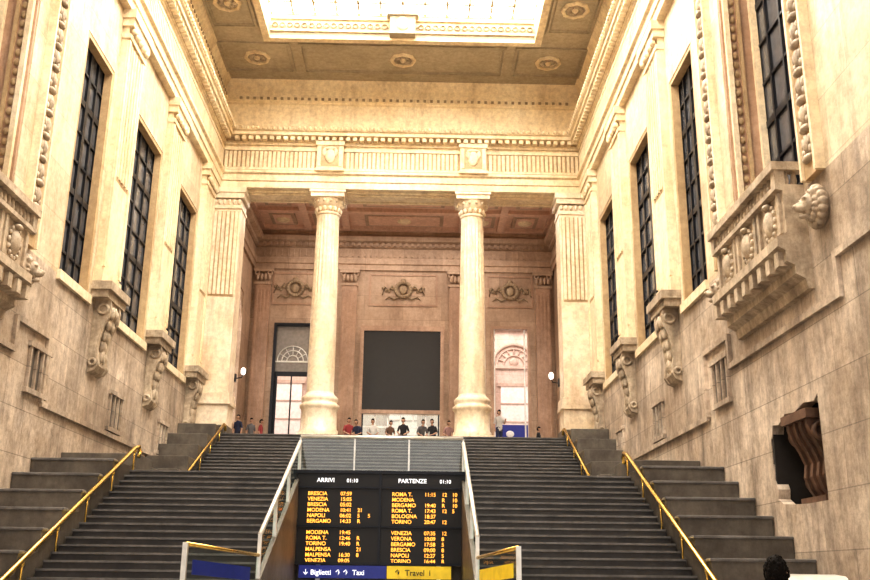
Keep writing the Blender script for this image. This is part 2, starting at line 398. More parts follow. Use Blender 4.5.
wb=MB(); wb.box(-W-1.1,W+1.1,YB-.05,YB+1.5,18.52,24.0,M_UP); wb.box(-W-1.1,W+1.1,YB+.1,YB+1.4,18.42,18.5,M_TRIM)
for xc in (-6,0,6):
    hw=1.6 if abs(xc)>1 else 2.3
    wb.box(xc-hw,xc+hw,YB+.3,YB+.4,18.36,18.42,M_TRIM); wb.box(xc-hw,xc+hw,YB+1.1,YB+1.2,18.36,18.42,M_TRIM)
wb.obj('wall_loggia_front')

# ------------------------------------------------------------------ ceiling & skylight
SX=5.76; SY0,SY1=6.0,36.5; ZC=24.0
c=MB()
c.box(-W-1.1,W+1.1,SY1,42.2,ZC,ZC+.5,M_CEIL); c.box(-W-1.1,-SX,-6,SY1,ZC,ZC+.5,M_CEIL); c.box(SX,W+1.1,-6,SY1,ZC,ZC+.5,M_CEIL); c.box(-SX,SX,-6,SY0,ZC,ZC+.5,M_CEIL)
c.box(-SX-.3,-SX,SY0,SY1,ZC+.5,ZC+1.2,M_TRIM); c.box(SX,SX+.3,SY0,SY1,ZC+.5,ZC+1.2,M_TRIM); c.box(-SX-.3,SX+.3,SY1,SY1+.3,ZC+.5,ZC+1.2,M_TRIM); c.box(-SX-.3,SX+.3,SY0-.3,SY0,ZC+.5,ZC+1.2,M_TRIM)
R=.14
for (x0,x1,y0,y1) in ((-SX-.3,-SX,SY0,SY1+.3),(SX,SX+.3,SY0,SY1+.3),(-SX,SX,SY1,SY1+.3)):
    c.box(x0,x1,y0,y1,ZC-R,ZC,M_TRIM)
def coffer(xc,yc,hx,hy):
    for k,(th,zz,m_) in enumerate(((.10,.08,M_CEIL),(.05,.05,M_CEIL))):
        ax,ay=hx-k*.16,hy-k*.16
        c.box(xc-ax,xc+ax,yc-ay,yc-ay+th,ZC-zz,ZC,m_); c.box(xc-ax,xc+ax,yc+ay-th,yc+ay,ZC-zz,ZC,m_)
        c.box(xc-ax,xc-ax+th,yc-ay,yc+ay,ZC-zz,ZC,m_); c.box(xc+ax-th,xc+ax,yc-ay,yc+ay,ZC-zz,ZC,m_)
    c.lathe([(.6,0),(.6,-.08),(.45,-.1),(.45,-.02)],(xc,yc,ZC),M_TRIM,8)
    c.ell((xc,yc,ZC-.04),(.14,.14,.12),M_TRIM,10,6)
    for q in range(8):
        a=q*math.pi/4; c.ell((xc+.27*math.cos(a),yc+.27*math.sin(a),ZC-.04),(.11,.11,.06),M_RELIEF,8,5)
for xc,hx in ((-6.6,1.6),(0,4.6),(6.6,1.6)):
    coffer(xc,38.35,hx,1.25)
y=36.0
while y>8:
    for s in (-1,1): coffer(s*7.15,y-1.9,.98,1.75)
    y-=3.9
c.obj('ceiling')
k=MB(); zg=ZC+1.15
k.box(-SX,SX,SY0,SY1,zg,zg+.05,M_SKY)
for i in range(13):
    x=-SX+i*2*SX/12; k.box(x-.04,x+.04,SY0,SY1,zg-.12,zg-.01,M_CEIL)
y=SY1
while y>=SY0: k.box(-SX,SX,y-.04,y+.04,zg-.12,zg-.01,M_CEIL); y-=.96
for i in range(36):
    x=-SX+.2+i*(2*SX-.4)/35
    k.torus((x,SY1-.04,ZC+.5),.11,.03,X3,Z3,M_PAT,10,5)
k.box(-SX,SX,SY1-.1,SY1,ZC+.78,ZC+.86,M_TRIM); k.box(-SX,SX,SY1-.1,SY1,ZC+.18,ZC+.26,M_TRIM)
k.box(-.55,.55,SY1-.4,SY1,ZC-.02,ZC+.95,M_CEIL); k.ell((0,SY1-.4,ZC+.45),(.3,.1,.34),M_TRIM,12,8)
k.box(-.68,.68,SY1-.5,SY1,ZC+.85,ZC+1.0,M_CEIL)
k.obj('skylight')

# ------------------------------------------------------------------ columns
def column(xc):
    b=MB(); yc=41.15
    b.box(xc-.86,xc+.86,yc-.86,yc+.86,ZF,ZF+.3,M_COLM)
    p=[(.84,.3),(.84,.5),(.78,.55),(.76,1.35),(.80,1.42),(.86,1.5),(.86,1.6),(.78,1.66),(.74,1.72),(.80,1.8),(.80,1.92),(.72,2.0),(.64,2.06),(.60,2.15)]
    b.lathe(p,(xc,yc,ZF),M_COLM,64)
    sh=[]
    for i in range(25):
        t=i/24; sh.append((.60-.09*t**1.6, 2.15+t*(10.35-2.15)))
    b.lathe(sh,(xc,yc,ZF),M_COLM,120,flute=(6.4,10.2,20,.07))
    b.lathe([(.51,10.35),(.56,10.38),(.56,10.46),(.53,10.5),(.53,10.72),(.6,10.78),(.66,10.9),(.70,11.05),(.72,11.14)],(xc,yc,ZF),M_COLM,48)
    b.lathe([(.532,10.5),(.54,10.55),(.54,10.7),(.532,10.72)],(xc,yc,ZF),M_OCH,48)
    for q in range(14):
        a=2*math.pi*q/14
        b.ell((xc+.56*math.cos(a),yc+.56*math.sin(a),ZF+10.62),(.08,.08,.13),M_COLM,8,6)
        b.ell((xc+.67*math.cos(a),yc+.67*math.sin(a),ZF+10.98),(.08,.08,.09),M_COLM,8,6)
    b.box(xc-.76,xc+.76,yc-.76,yc+.76,ZF+11.12,ZF+11.32,M_COLM); b.box(xc-.82,xc+.82,yc-.82,yc+.82,ZF+11.32,ZF+11.43,M_COLM)
    b.obj('column')
column(-3.35); column(3.3)
for s in (-1,1):
    b=MB(); x1=s*8.52; x0=s*7.25; y0,y1=40.5,41.7
    b.box(x0,x1,y0,y1,ZF+2.0,17.9,M_COLM)
    b.box(s*7.1,x1,y0-.15,y1,ZF,ZF+.4,M_COLM); b.box(s*7.2,x1,y0-.05,y1,ZF+.4,ZF+1.5,M_COLM); b.box(s*7.1,x1,y0-.15,y1,ZF+1.5,ZF+1.65,M_COLM)
    b.box(s*7.15,x1,y0-.1,y1,ZF+1.65,ZF+2.0,M_COLM)
    b.box(s*7.34,s*8.46,y0-.012,y0,ZF+6.3,17.32,M_OCH)  # dark backing between ribs, flute shade given by colour
    for k in range(6):
        xx=7.36+k*.19; b.box(s*xx,s*(xx+.12),y0-.06,y0,ZF+6.4,17.3,M_COLM)
    b.box(s*7.2,x1,y0-.06,y1,17.45,17.58,M_COLM)
    for k in range(6): b.ell((s*(7.35+k*.22),y0-.02,17.78),(.09,.08,.14),M_COLM,8,6)
    b.box(s*7.12,x1,y0-.14,y1,17.95,18.2,M_COLM); b.box(s*7.05,x1,y0-.2,y1,18.2,18.45,M_COLM)
    b.obj('corner_pilaster')
    # small lamp on a bracket
    q=MB(); q.tube([(s*7.24,41.9,9.9),(s*6.95,41.9,9.95),(s*6.9,41.9,10.1)],.025,M_DARK,8); q.lathe([(.04,0),(.10,.05),(.11,.22),(.05,.3),(.0,.32)],(s*6.9,41.9,10.08),M_LITW,12); q.box(s*7.2,s*7.26,41.8,42.0,9.75,10.1,M_DARK); q.obj('wall_lamp')

# ------------------------------------------------------------------ loggia
YL=52.0; XL=8.6; ZLc=20.8
b=MB()
for x0,x1 in ((-XL,-7.2),(-5.0,-2.3),(2.3,5.0),(7.2,XL)): b.box(x0,x1,YL,YL+.6,ZF,ZLc,M_PINK)
for s in (-1,1): b.box(s*5.0,s*7.2,YL,YL+.6,15.1,ZLc,M_PINK)
b.box(-2.3,2.3,YL,YL+.6,14.9,ZLc,M_PINK)
b.obj('wall_back')
for s,nm in ((-1,'left'),(1,'right')):
    b=MB()
    b.box(s*XL,s*(XL+.8),41.7,46.4,ZF,ZLc,M_PINK); b.box(s*XL,s*(XL+.8),49.6,YL+.6,ZF,ZLc,M_PINK)
    b.box(s*XL,s*(XL+.8),46.4,49.6,ZF,9.0,M_PINK); b.box(s*XL,s*(XL+.8),46.4,49.6,16.2,ZLc,M_PINK)
    b.obj('wall_loggia_'+nm)
    g=MB(); g.box(s*(XL+.25),s*(XL+.3),46.4,49.6,9,16.2,M_LITW)
    for k in range(4): g.box(s*(XL+.2),s*(XL+.25),46.4+k*1.0,46.48+k*1.0,9,16.2,M_STEEL)
    for k in range(7): g.box(s*(XL+.2),s*(XL+.25),46.4,49.6,9+k*1.18,9.05+k*1.18,M_STEEL)
    pr=[(46.4,16.2),(46.4,14.6)]+[(48-1.6*math.cos(math.pi*q/12),14.6+1.5*math.sin(math.pi*q/12)) for q in range(1,12)]+[(49.6,14.6),(49.6,16.2)]
    g.prism(pr,lambda u,v,a:(a,u,v),s*(XL+.05),s*(XL+.2),M_PINK)
    g.obj('window_%d'%(9 if s<0 else 10))
t=MB()
UL=[lambda d,z:(-XL+d,42.2,z), lambda d,z:(-XL+d,YL-d,z), lambda d,z:(XL-d,YL-d,z), lambda d,z:(XL-d,42.2,z)]
t.sweep([(0,18.3),(.12,18.3),(.12,18.6),(.2,18.65),(.2,18.95),(.08,19.0),(.08,19.6),(.25,19.65),(.25,19.85),(.5,19.95),(.55,20.2),(.3,20.4),(.3,20.8)],UL,M_PINK)
x=-XL+.5
while x<XL-.5: t.box(x,x+.16,YL-.4,YL-.25,19.68,19.85,M_PINK); t.box(x,x+.1,YL-.14,YL-.08,19.1,19.5,M_PINK); x+=.34
t.obj('trim_loggia_cornice')
for xc in (-7.95,-3.05,3.05,7.95):
    p=MB(); p.box(xc-.42,xc+.42,YL-.28,YL,ZF,17.3,M_RED); p.box(xc-.5,xc+.5,YL-.36,YL,ZF,ZF+1.2,M_RED)
    for k in range(4): p.box(xc-.34+k*.2,xc-.26+k*.2,YL-.32,YL-.28,ZF+2,17,M_RED)
    p.box(xc-.46,xc+.46,YL-.33,YL,17.3,17.45,M_PINK)
    for k in range(4): p.ell((xc-.33+k*.22,YL-.3,17.75),(.11,.1,.22),M_PINK,8,6)
    for k in (-1,1): p.torus((xc+.36*k,YL-.34,17.95),.12,.05,X3,Z3,M_PINK,14,6)
    p.box(xc-.56,xc+.56,YL-.42,YL,18.05,18.3,M_PINK); p.obj('marble_pilaster')
b=MB(); b.box(-XL-.8,XL+.8,42.1,YL+.6,ZLc,ZLc+.4,M_PCEI)
for xx in (-8.2,-5.5,-3.3,3.3,5.5,8.2): b.box(xx-.2,xx+.2,42.2,YL,ZLc-.22,ZLc,M_PCEI)
for yy in (42.5,45.7,48.8,51.6): b.box(-XL,XL,yy-.2,yy+.2,ZLc-.22,ZLc,M_PCEI)
for xx in (-6.8,-4.4,0,4.4,6.8):
    for yy in (44.1,47.25,50.2):
        hw=2.2 if xx==0 else .7
        b.box(xx-hw,xx+hw,yy-.9,yy+.9,ZLc-.1,ZLc,M_PINK); b.box(xx-hw+.2,xx+hw-.2,yy-.7,yy+.7,ZLc-.14,ZLc,M_PCEI); b.ell((xx,yy,ZLc-.14),(.4,.4,.14),M_TRIM,12,8)
b.obj('ceiling_loggia')
for xc in (-6.15,0,6.1):
    r=MB(); zc=17.15; y=YL-.06
    r.torus((xc,y,zc),.42,.11,X3,Z3,M_PAT,24,8)
    for q in range(18):
        a=2*math.pi*q/18; r.ell((xc+.42*math.cos(a),y-.08,zc+.42*math.sin(a)),(.11,.08,.11),M_PAT,8,5)
    r.ell((xc,y,zc),(.24,.1,.28),M_PAT,10,8)
    for e in (-1,1):
        r.tube([(xc+e*.4,y,zc-.1),(xc+e*.65,y-.02,zc+.25),(xc+e*.85,y-.02,zc-.05),(xc+e*1.05,y,zc+.2),(xc+e*1.2,y,zc-.3)],[.06,.09,.08,.07,.03],M_PAT,8)
        r.tube([(xc+e*.2,y,zc-.4),(xc+e*.5,y-.02,zc-.55),(xc+e*.8,y,zc-.4),(xc+e*1.0,y,zc-.6)],[.05,.07,.06,.02],M_PAT,8)
        for q in range(5): r.ell((xc+e*(.5+q*.16),y,zc+.1*math.sin(q*2)),(.1,.06,.1),M_PAT,6,5)
    r.ell((xc,y,zc+.55),(.16,.08,.14),M_PAT,8,6)
    r.obj('wreath_relief')
    pn=MB(); hw=1.9 if xc==0 else 1.25
    for (z0,z1) in ((16.2,16.3),(18.0,18.1)): pn.box(xc-hw,xc+hw,YL-.05,YL,z0,z1,M_RED)
    for e in (-1,1): pn.box(xc+e*hw-.05,xc+e*hw+.05,YL-.05,YL,16.2,18.1,M_RED)
    pn.obj('trim_panel')
b=MB(); b.box(-2.2,2.2,YL-.1,YL+.15,10.2,14.75,M_BLACK)
for (x0,x1,z0,z1) in ((-2.35,-2.15,7,15.0),(2.15,2.35,7,15.0),(-2.35,2.35,14.72,15.0),(-2.35,2.35,10.05,10.25)): b.box(x0,x1,YL-.16,YL+.1,z0,z1,M_RED)
b.obj('advertising_screen')
d=MB()
for k in range(7): d.box(-2.15+k*.7,-2.08+k*.7,YL+.16,YL+.26,ZF,10.05,M_DARK if k in(0,6) else M_STEEL)
d.box(-2.15,2.15,YL+.16,YL+.26,9.3,9.4,M_STEEL); d.box(-2.15,2.15,YL+.18,YL+.21,ZF,10.05,M_GLASS); d.obj('door_1')
for s,nm in ((-1,'door_2'),(1,'door_3')):
    d=MB(); x0,x1=(5.0,7.2) if s>0 else (-7.2,-5.0)
    for x in (x0,x1-.14): d.box(x,x+.14,YL-.1,YL+.3,ZF,15.1,M_DARK if s<0 else M_RED)
    d.box(x0,x1,YL-.1,YL+.3,14.95,15.1,M_DARK if s<0 else M_RED)
    if s<0:
        d.box(x0,x1,YL+.1,YL+.2,12.1,12.35,M_DARK); d.box(x0+.14,x1-.14,YL+.13,YL+.17,12.35,14.95,M_WGL2)
        d.box(x0+.14,x0+.3,YL+.1,YL+.2,ZF,12.1,M_DARK); d.box(x0+1.05,x0+1.12,YL+.1,YL+.2,ZF,12.2,M_DARK)
        xm=(x0+x1)/2
        for R_ in (.85,.6,.32): d.torus((xm,YL+.1,12.95),R_,.035,X3,Z3,M_STEEL,20,6,0,math.pi)
        for q in range(7):
            a=math.pi*q/6; d.tube([(xm+.3*math.cos(a),YL+.1,12.95+.3*math.sin(a)),(xm+.85*math.cos(a),YL+.1,12.95+.85*math.sin(a))],.025,M_STEEL,6)
        d.box(x0+.14,x1-.14,YL+.08,YL+.12,12.88,12.95,M_STEEL)
    else:
        d.box(x0+.14,x0+.22,YL+.1,YL+.2,ZF,14.95,M_STEEL)
        d.box(x0+1.85,x0+1.92,YL+.1,YL+.2,ZF,14.95,M_STEEL)
    d.obj(nm)
M_FAR = stone('concourse_stone',(.66,.46,.37),(.78,.59,.50),(.48,.32,.25),.5,(2,1.2),'XZ')
M_FAR2= stone('concourse_relief',(.46,.30,.23),(.56,.40,.32),(.36,.23,.18),.5,None)
M_FARP= flat('concourse_pale_panel',(.80,.66,.60),.5)
b=MB(); b.box(-14,14,62,62.4,ZF,22,M_FAR)
for xc in (-7.6,0,7.3):
    for (R_,r_) in ((1.45,.13),(1.15,.07),(.7,.06)): b.torus((xc,61.95,15.0),R_,r_,X3,Z3,M_FAR2,24,6,0,math.pi)
    for q in range(9):
        a=math.pi*q/8; b.tube([(xc+.7*math.cos(a),61.95,15+.7*math.sin(a)),(xc+1.15*math.cos(a),61.95,15+1.15*math.sin(a))],.05,M_FAR2,6)
    b.ell((xc,61.95,15.25),(.3,.12,.3),M_FAR2,10,8)
    b.box(xc-1.6,xc+1.6,61.85,62,14.8,15.0,M_FAR2); b.box(xc-.9,xc+.9,61.9,62,ZF,13.6,M_FARP)
    for e in (-1,1):
        b.box(xc+e*1.4-.16,xc+e*1.4+.16,61.8,62,ZF,14.8,M_FAR2)
    b.box(xc-1.1,xc+1.1,61.85,62,13.6,13.8,M_FAR2)
    for zz in (11.2,12.4): b.box(xc-.9,xc+.9,61.86,62,zz,zz+.08,M_FAR2)
b.box(-14,14,61.7,62,17.4,17.8,M_FAR2)
b.obj('wall_concourse')
b=MB(); b.box(5.5,7.6,57,57.06,ZF,10.3,M_BLUE); b.ell((6.5,56.98,9.75),(.25,.03,.2),M_WHITE); b.box(6.3,6.7,56.96,57,8.6,9.5,M_WHITE); b.box(5.45,5.52,56.98,57.1,ZF,10.4,M_STEEL); b.box(7.58,7.65,56.98,57.1,ZF,10.4,M_STEEL); b.obj('advertising_poster')

# ------------------------------------------------------------------ floors and stairs
b=MB(); b.box(-W-1,W+1,-6,25,-.3,0,M_FLOOR); b.obj('floor')
b=MB(); b.box(-14,14,39.0,62.4,6.6,ZF,M_FLOOR); b.obj('floor_upper')
st=MB()
def flight(x0,x1,y0,y1,z0,z1,n):
    run=(y1-y0)/n; rise=(z1-z0)/n
    for i in range(n):
        ya=y0+i*run; zt=z0+(i+1)*rise
        st.box(x0,x1,ya,y1+.05 if i<n-1 else y1,zt-rise,zt-.045,M_STEP)
        st.box(x0,x1,ya-.04,min(ya+run+.02,y1),zt-.04,zt,M_NOSE)
NL=25; Y0=16.1; Y1=25.2
for s in (-1,1): flight(min(s*2.18,s*6.45),max(s*2.18,s*6.45),Y0,Y1,0,ZL,NL)
st.box(-6.5,6.5,Y1,32.6,ZL-.3,ZL,M_STEP); st.box(-8.45,8.45,Y1+.3,39,0,ZL-.3,M_STEP)
st.box(-6.5,6.5,Y1-.04,Y1+.3,ZL-.045,ZL+.004,M_NOSE)
flight(-7.0,7.0,32.6,39.0,ZL,ZF,18)
st.box(-2.1,2.1,25.0,25.35,0,ZL,M_PLIN)
st.obj('staircase')
for s in (-1,1):
    p=MB(); X0,X1=s*6.5,s*8.49
    nb=9; run=(Y1-Y0)/nb; rise=ZL/nb
    for i in range(nb):
        p.box(X0,X1,Y0-.6+i*run,Y1+.6,max(0,i*rise-.4) if i else 0,(i+1)*rise+.12,M_PLIN)
        p.box(s*6.47,X1,Y0-.63+i*run,Y0-.6+i*run+.25,(i+1)*rise+.08,(i+1)*rise+.14,M_NOSE)
    p.box(X0,X1,Y1+.3,27.0,ZL-.3,ZL+.5,M_PLIN); p.box(X0,X1,27.0,32.0,ZL-.3,ZL+.3,M_PLIN)
    nb=5; run=6.8/nb; rise=(ZF-ZL)/nb
    for i in range(nb):
        p.box(s*7.0,X1,32.0+i*run,39.6,ZL-.2,ZL+(i+1)*rise+.2,M_PLIN)
    p.box(s*6.9,X1,39.0,40.3,6.6,ZF+.4,M_PLIN)
    p.obj('stepped_parapet',bevel=.015)
    h=MB(); sl=ZL/(Y1-Y0); xr=s*6.42
    def zr(y): return (y-Y0)*sl+.66
    h.tube([(xr,16.2,zr(16.2)-.28),(xr,16.05,zr(16.2)-.12),(xr,16.2,zr(16.2)),(xr,25.0,zr(25.0)),(xr,25.35,zr(25.2)+.0),(xr,25.5,zr(25.2)-.12),(xr,25.4,zr(25.2)-.26)],.052,M_BRASS,12)
    for q in range(6):
        y=17.0+q*1.6; h.tube([(xr,y,zr(y)),(xr,y,zr(y)-.66)],.022,M_BRASS,8)
        h.ell((xr,y,zr(y)-.08),(.05,.05,.06),M_BRASS,8,6)
    h.obj('brass_handrail')
    h=MB(); sl2=(ZF-ZL)/6.4; xr=s*6.88
    def z2(y): return ZL+(y-32.6)*sl2+.6
    h.tube([(xr,32.9,z2(32.9)-.25),(xr,32.75,z2(32.8)-.1),(xr,32.9,z2(32.9)),(xr,38.4,z2(38.4)),(xr,38.7,z2(38.4)),(xr,38.8,z2(38.4)-.2)],.052,M_BRASS,12)
    for q in range(4):
        y=33.2+q*1.5; h.tube([(xr,y,z2(y)),(xr,y,z2(y)-.65)],.022,M_BRASS,8)
    h.obj('brass_handrail')

# central glass balustrade
g=MB(); sl=ZL/(Y1-Y0)
for s in (-1,1):
    x=s*2.12
    yy=[19.2,21.1,23.0,24.9]
    zt=lambda y:(y-Y0)*sl+.93
    for a,c_ in zip(yy[:-1],yy[1:]):
        g.add([(x,a+.05,zt(a)-.85),(x,c_-.05,zt(c_)-.85),(x,c_-.05,zt(c_)-.04),(x,a+.05,zt(a)-.04)],[(0,1,2,3)],M_GLASS)
    for y in yy: g.box(x-.035,x+.035,y-.035,y+.035,(y-Y0)*sl-.1,zt(y),M_STEEL)
    g.tube([(x,19.2,zt(19.2)),(x,24.9,zt(24.9))],.05,M_STEEL,10)
    g.prism([(Y0,0),(24.95,0),(24.95,(24.95-Y0)*sl+.12),(Y0,.12)],lambda u,v,a:(a,u,v),s*2.06,s*2.16,M_PLIN)
    P=Vector((x,19.2,1.93)); Q=Vector((-2.95 if s<0 else 2.65,16.6,2.06))
    g.tube([P,Q],.035,M_BRASS,10)
    g.add([P-Z3*.05,Q-Z3*.05,Q-Z3*1.6,P-Z3*1.1],[(0,1,2,3)],M_GLASS)
    g.box(Q.x-.04,Q.x+.04,Q.y-.04,Q.y+.04,.0,2.08,M_STEEL)
    m=(P+Q)/2; dirv=(Q-P).normalized(); nrm=dirv.cross(Z3).normalized()
    g.obox(m-Z3*.36+nrm*.02,dirv,nrm,Z3,1.05,.015,.12,M_BLUE if s<0 else M_YELL)
g.tube([(-2.12,24.9,5.02),(2.12,24.9,5.02)],.05,M_STEEL,10)
for k in range(3):
    x=-2.08+k*1.4; g.add([(x,24.9,4.12),(x+1.36,24.9,4.12),(x+1.36,24.9,4.98),(x,24.9,4.98)],[(0,1,2,3)],M_GLASS)
for k in range(4): g.box(-2.12+k*1.413-.02,-2.12+k*1.413+.02,24.87,24.93,4.0,5.0,M_STEEL)
g.obj('glass_balustrade',fix=False)

# departure board
root=empty('departure_board',(0,24.7,3.0))
def child(mb,name):
    o=mb.obj(name); o.parent=root; o.matrix_parent_inverse=Matrix.Translation((0,-24.7,-3.0)); return o
b=MB(); b.box(-2.15,2.15,24.5,24.8,1.86,4.08,M_BLACK)
for (x0,x1,z0,z1) in ((-2.2,2.2,4.05,4.12),(-2.2,2.2,1.82,1.88),(-2.2,-2.12,1.82,4.12),(2.12,2.2,1.82,4.12),(-.03,.03,1.86,4.08),(-2.15,2.15,3.68,3.72),(-2.15,2.15,2.72,2.76)): b.box(x0,x1,24.44,24.8,z0,z1,M_DARK)
for x in (-1.5,1.5): b.box(x-.05,x+.05,24.6,24.7,0,1.86,M_STEEL)
child(b,'housing')
def text(body,x,z,size,mat,y=24.42,parent=root,name='text_line'):
    cu=bpy.data.curves.new(name,'FONT'); cu.body=body; cu.size=size; cu.extrude=.003; cu.offset=size*.012
    cu.materials.append(mat); o=bpy.data.objects.new(name,cu); COL.objects.link(o)
    o.rotation_euler=(math.pi/2,0,0); o.location=(x,y,z)
    if parent: o.parent=parent; o.matrix_parent_inverse=Matrix.Translation((0,-24.7,-3.0))
    return o
text('ARRIVI',-1.6,3.82,.15,M_WTXT); text('01:10',-.85,3.82,.13,M_WTXT); text('PARTENZE',.45,3.82,.15,M_WTXT); text('01:10',1.5,3.82,.13,M_WTXT)
places=['TORINO','VENEZIA','BOLOGNA','GENOVA','LECCO','BERGAMO','MALPENSA','ROMA T.','VERONA','NAPOLI','MODENA','BRESCIA']
for qx in (-1.9,.22):
    for qz in (3.50,2.55):
        for r in range(6):
            z=qz-r*.135
            text(random.choice(places),qx+.08,z,.13,M_ORNG,y=24.49)
            if random.random()<.92: text('%02d:%02d'%(random.randint(5,23),random.randint(0,59)),qx+.9,z,.13,M_ORNG,y=24.49)
            if random.random()<.65: text(random.choice(['5','12','21','8','R']),qx+1.34,z,.13,M_ORNG,y=24.49)
            if random.random()<.4: text(random.choice(['10','5']),qx+1.6,z,.13,M_ORNG,y=24.49)
b=MB(); b.box(-1.95,.2,24.45,24.55,1.5,1.8,M_BLUE); b.box(.22,1.8,24.45,24.55,1.5,1.8,M_YELL); child(b,'direction_sign')
text('↓ Biglietti  ↑ ↑  Taxi',-1.85,1.58,.17,M_WTXT); text('↑  Travel  i',.4,1.58,.19,M_BLACK)

b=MB(); b.box(4.65,5.25,10,10.25,0,1.60,M_WHITE); b.prism([(9.9,1.58),(10.3,1.58),(10.25,1.65),(9.98,1.63)],lambda u,v,a:(a,u,v),4.62,5.28,M_STEEL); b.box(4.72,5.18,9.97,10,.9,1.5,M_BLACK); b.box(4.6,5.3,9.9,10.35,0,.08,M_STEEL); b.obj('information_totem')

# ------------------------------------------------------------------ people
SK=flat('skin',(.42,.25,.17),.5); HAIR=flat('hair_dark',(.008,.006,.005),.8); SHOE=flat('shoes',(.04,.04,.04),.5)
HAIR.node_tree.nodes['Principled BSDF'].inputs['Specular IOR Level'].default_value=.15
EYE=flat('eye_white',(.7,.7,.7),.3); LIP=flat('lips',(.35,.12,.1),.5)
def person(name,loc,yaw,sit,shirt,pants,scale=1.,lean=0.,hand=0,curly=0):
    J={}; 
    def j(n,p,r): J[n]=(Vector(p),r)
    dz=-.42 if sit else 0
    ly=lambda z:-(z-.95)*lean
    def T(x,y,z): return (x,y+ly(z),z+dz)
    j('pel',T(0,0,.96),(.15,.115)); j('sp',T(0,0,1.14),(.13,.10)); j('ch',T(0,0,1.32),(.155,.115)); j('nb',T(0,0,1.46),(.075,.07)); j('nt',T(0,-.01,1.56),(.05,.05))
    for s,n in ((-1,'L'),(1,'R')):
        j('sh'+n,T(.17*s,0,1.40),(.062,.062))
        if sit:
            j('el'+n,T(.25*s,-.06,1.14),(.045,.045)); j('wr'+n,(.13*s,-.32-lean*.1,.61),(.028,.028))
            j('hi'+n,(.10*s,-.04,.53),(.095,.09)); j('kn'+n,(.13*s,-.44,.52),(.062,.062)); j('an'+n,(.13*s,-.42,.10),(.04,.04)); j('to'+n,(.14*s,-.58,.045),(.04,.035))
        else:
            j('el'+n,T(.235*s,.03,1.13),(.045,.045)); j('wr'+n,T(.25*s,-.06,.89),(.028,.028))
            if hand and s==1: j('el'+n,T(.24*s,-.05,1.15),(.045,.045)); j('wr'+n,T(.16*s,-.27,1.25),(.028,.028))
            j('hi'+n,(.09*s,0,.88),(.095,.095)); j('kn'+n,(.10*s,-.02+.04*s,.49),(.06,.06)); j('an'+n,(.11*s,.01+.06*s,.09),(.04,.04)); j('to'+n,(.12*s,-.16+.06*s,.04),(.04,.035))
    E=[('pel','sp','S'),('sp','ch','S'),('ch','nb','S'),('nb','nt','K')]
    for n in 'LR': E+=[('ch','sh'+n,'S'),('sh'+n,'el'+n,'S'),('el'+n,'wr'+n,'K'),('pel','hi'+n,'P'),('hi'+n,'kn'+n,'P'),('kn'+n,'an'+n,'P'),('an'+n,'to'+n,'F')]
    names=list(J); me=bpy.data.meshes.new('sk'); me.from_pydata([J[n][0] for n in names],[(names.index(a),names.index(c)) for a,c,_ in E],[])
    o=bpy.data.objects.new('sk',me); COL.objects.link(o)
    o.modifiers.new('s','SKIN'); md=o.modifiers.new('u','SUBSURF'); md.levels=2; md.render_levels=2
    for i,n in enumerate(names):
        sv=me.skin_vertices[0].data[i]; sv.radius=J[n][1]; sv.use_root=(n=='pel')
    dg=bpy.context.evaluated_depsgraph_get(); dg.update()
    em=bpy.data.meshes.new_from_object(o.evaluated_get(dg))
    b=MB(); mm={'S':shirt,'K':SK,'P':pants,'F':SHOE}
    vs=[v.co.copy() for v in em.vertices]; o0=len(b.v); b.v+= [tuple(v) for v in vs]
    for p in em.polygons:
        c=p.center; best=None
        for a,d,k in E:
            A,B=J[a][0],J[d][0]; ab=B-A; t=max(0,min(1,(c-A).dot(ab)/ab.length_squared)); dd=(c-(A+ab*t)).length
            rr=J[a][1][0]*(1-t)+J[d][1][0]*t; dd-=rr
            if best is None or dd<best[0]: best=(dd,k)
        b.f.append([i+o0 for i in p.vertices]); b.m.append(b.mi(mm[best[1]])); b.sm.append(True)
    bpy.data.objects.remove(o)
    hc=Vector(T(0,-.02,1.655)); 
    vs=[];seg=20;rg=14
    for i in range(rg+1):
        p=math.pi*i/rg
        for q in range(seg):
            a=2*math.pi*q/seg; x,y,z=math.sin(p)*math.cos(a),math.sin(p)*math.sin(a),math.cos(p)
            w=1-.28*max(0,-z)**1.3
            vs.append(hc+Vector((x*.076*w,y*.096*(1-.15*max(0,-z)),z*.12)))
    fs=[(i*seg+q,(i+1)*seg+q,(i+1)*seg+(q+1)%seg,i*seg+(q+1)%seg) for i in range(rg) for q in range(seg)]
    b.add(vs,fs,SK,True)
    b.ell(hc+Vector((0,-.098,-.012)),(.013,.018,.024),SK,8,6); b.ell(hc+Vector((0,-.088,-.055)),(.026,.008,.008),LIP,8,5)
    for s in (-1,1):
        b.ell(hc+Vector((.03*s,-.084,.012)),(.014,.008,.008),EYE,8,5); b.ell(hc+Vector((.03*s,-.091,.012)),(.006,.004,.006),HAIR,6,4)
        b.ell(hc+Vector((.03*s,-.088,.034)),(.02,.006,.004),HAIR,6,4); b.ell(hc+Vector((.078*s,.005,0)),(.01,.02,.032),SK,8,6)
    vs=[]
    for i in range(rg+1):
        p=math.pi*i/rg
        for q in range(seg):
            a=2*math.pi*q/seg; x,y,z=math.sin(p)*math.cos(a),math.sin(p)*math.sin(a),math.cos(p)
            k=1.12
            if y<0.1 and z<.42: k=.86
            if z<-.45: k=.8
            vs.append(hc+Vector((x*.08*k,(y*.1+.005)*k,z*.124*k)))
    b.add(vs,fs,HAIR,True)
    if curly:
        for q in range(150):
            a=random.uniform(0,2*math.pi); z=random.uniform(-.75,1); rr=math.sqrt(max(0,1-z*z))
            y=rr*math.sin(a)
            if y<-.05 and z<.45: continue
            b.ell(hc+Vector((.088*rr*math.cos(a),.108*y+.005,.126*z)),(random.uniform(.012,.02),random.uniform(.012,.02),random.uniform(.012,.026)),HAIR,6,5)
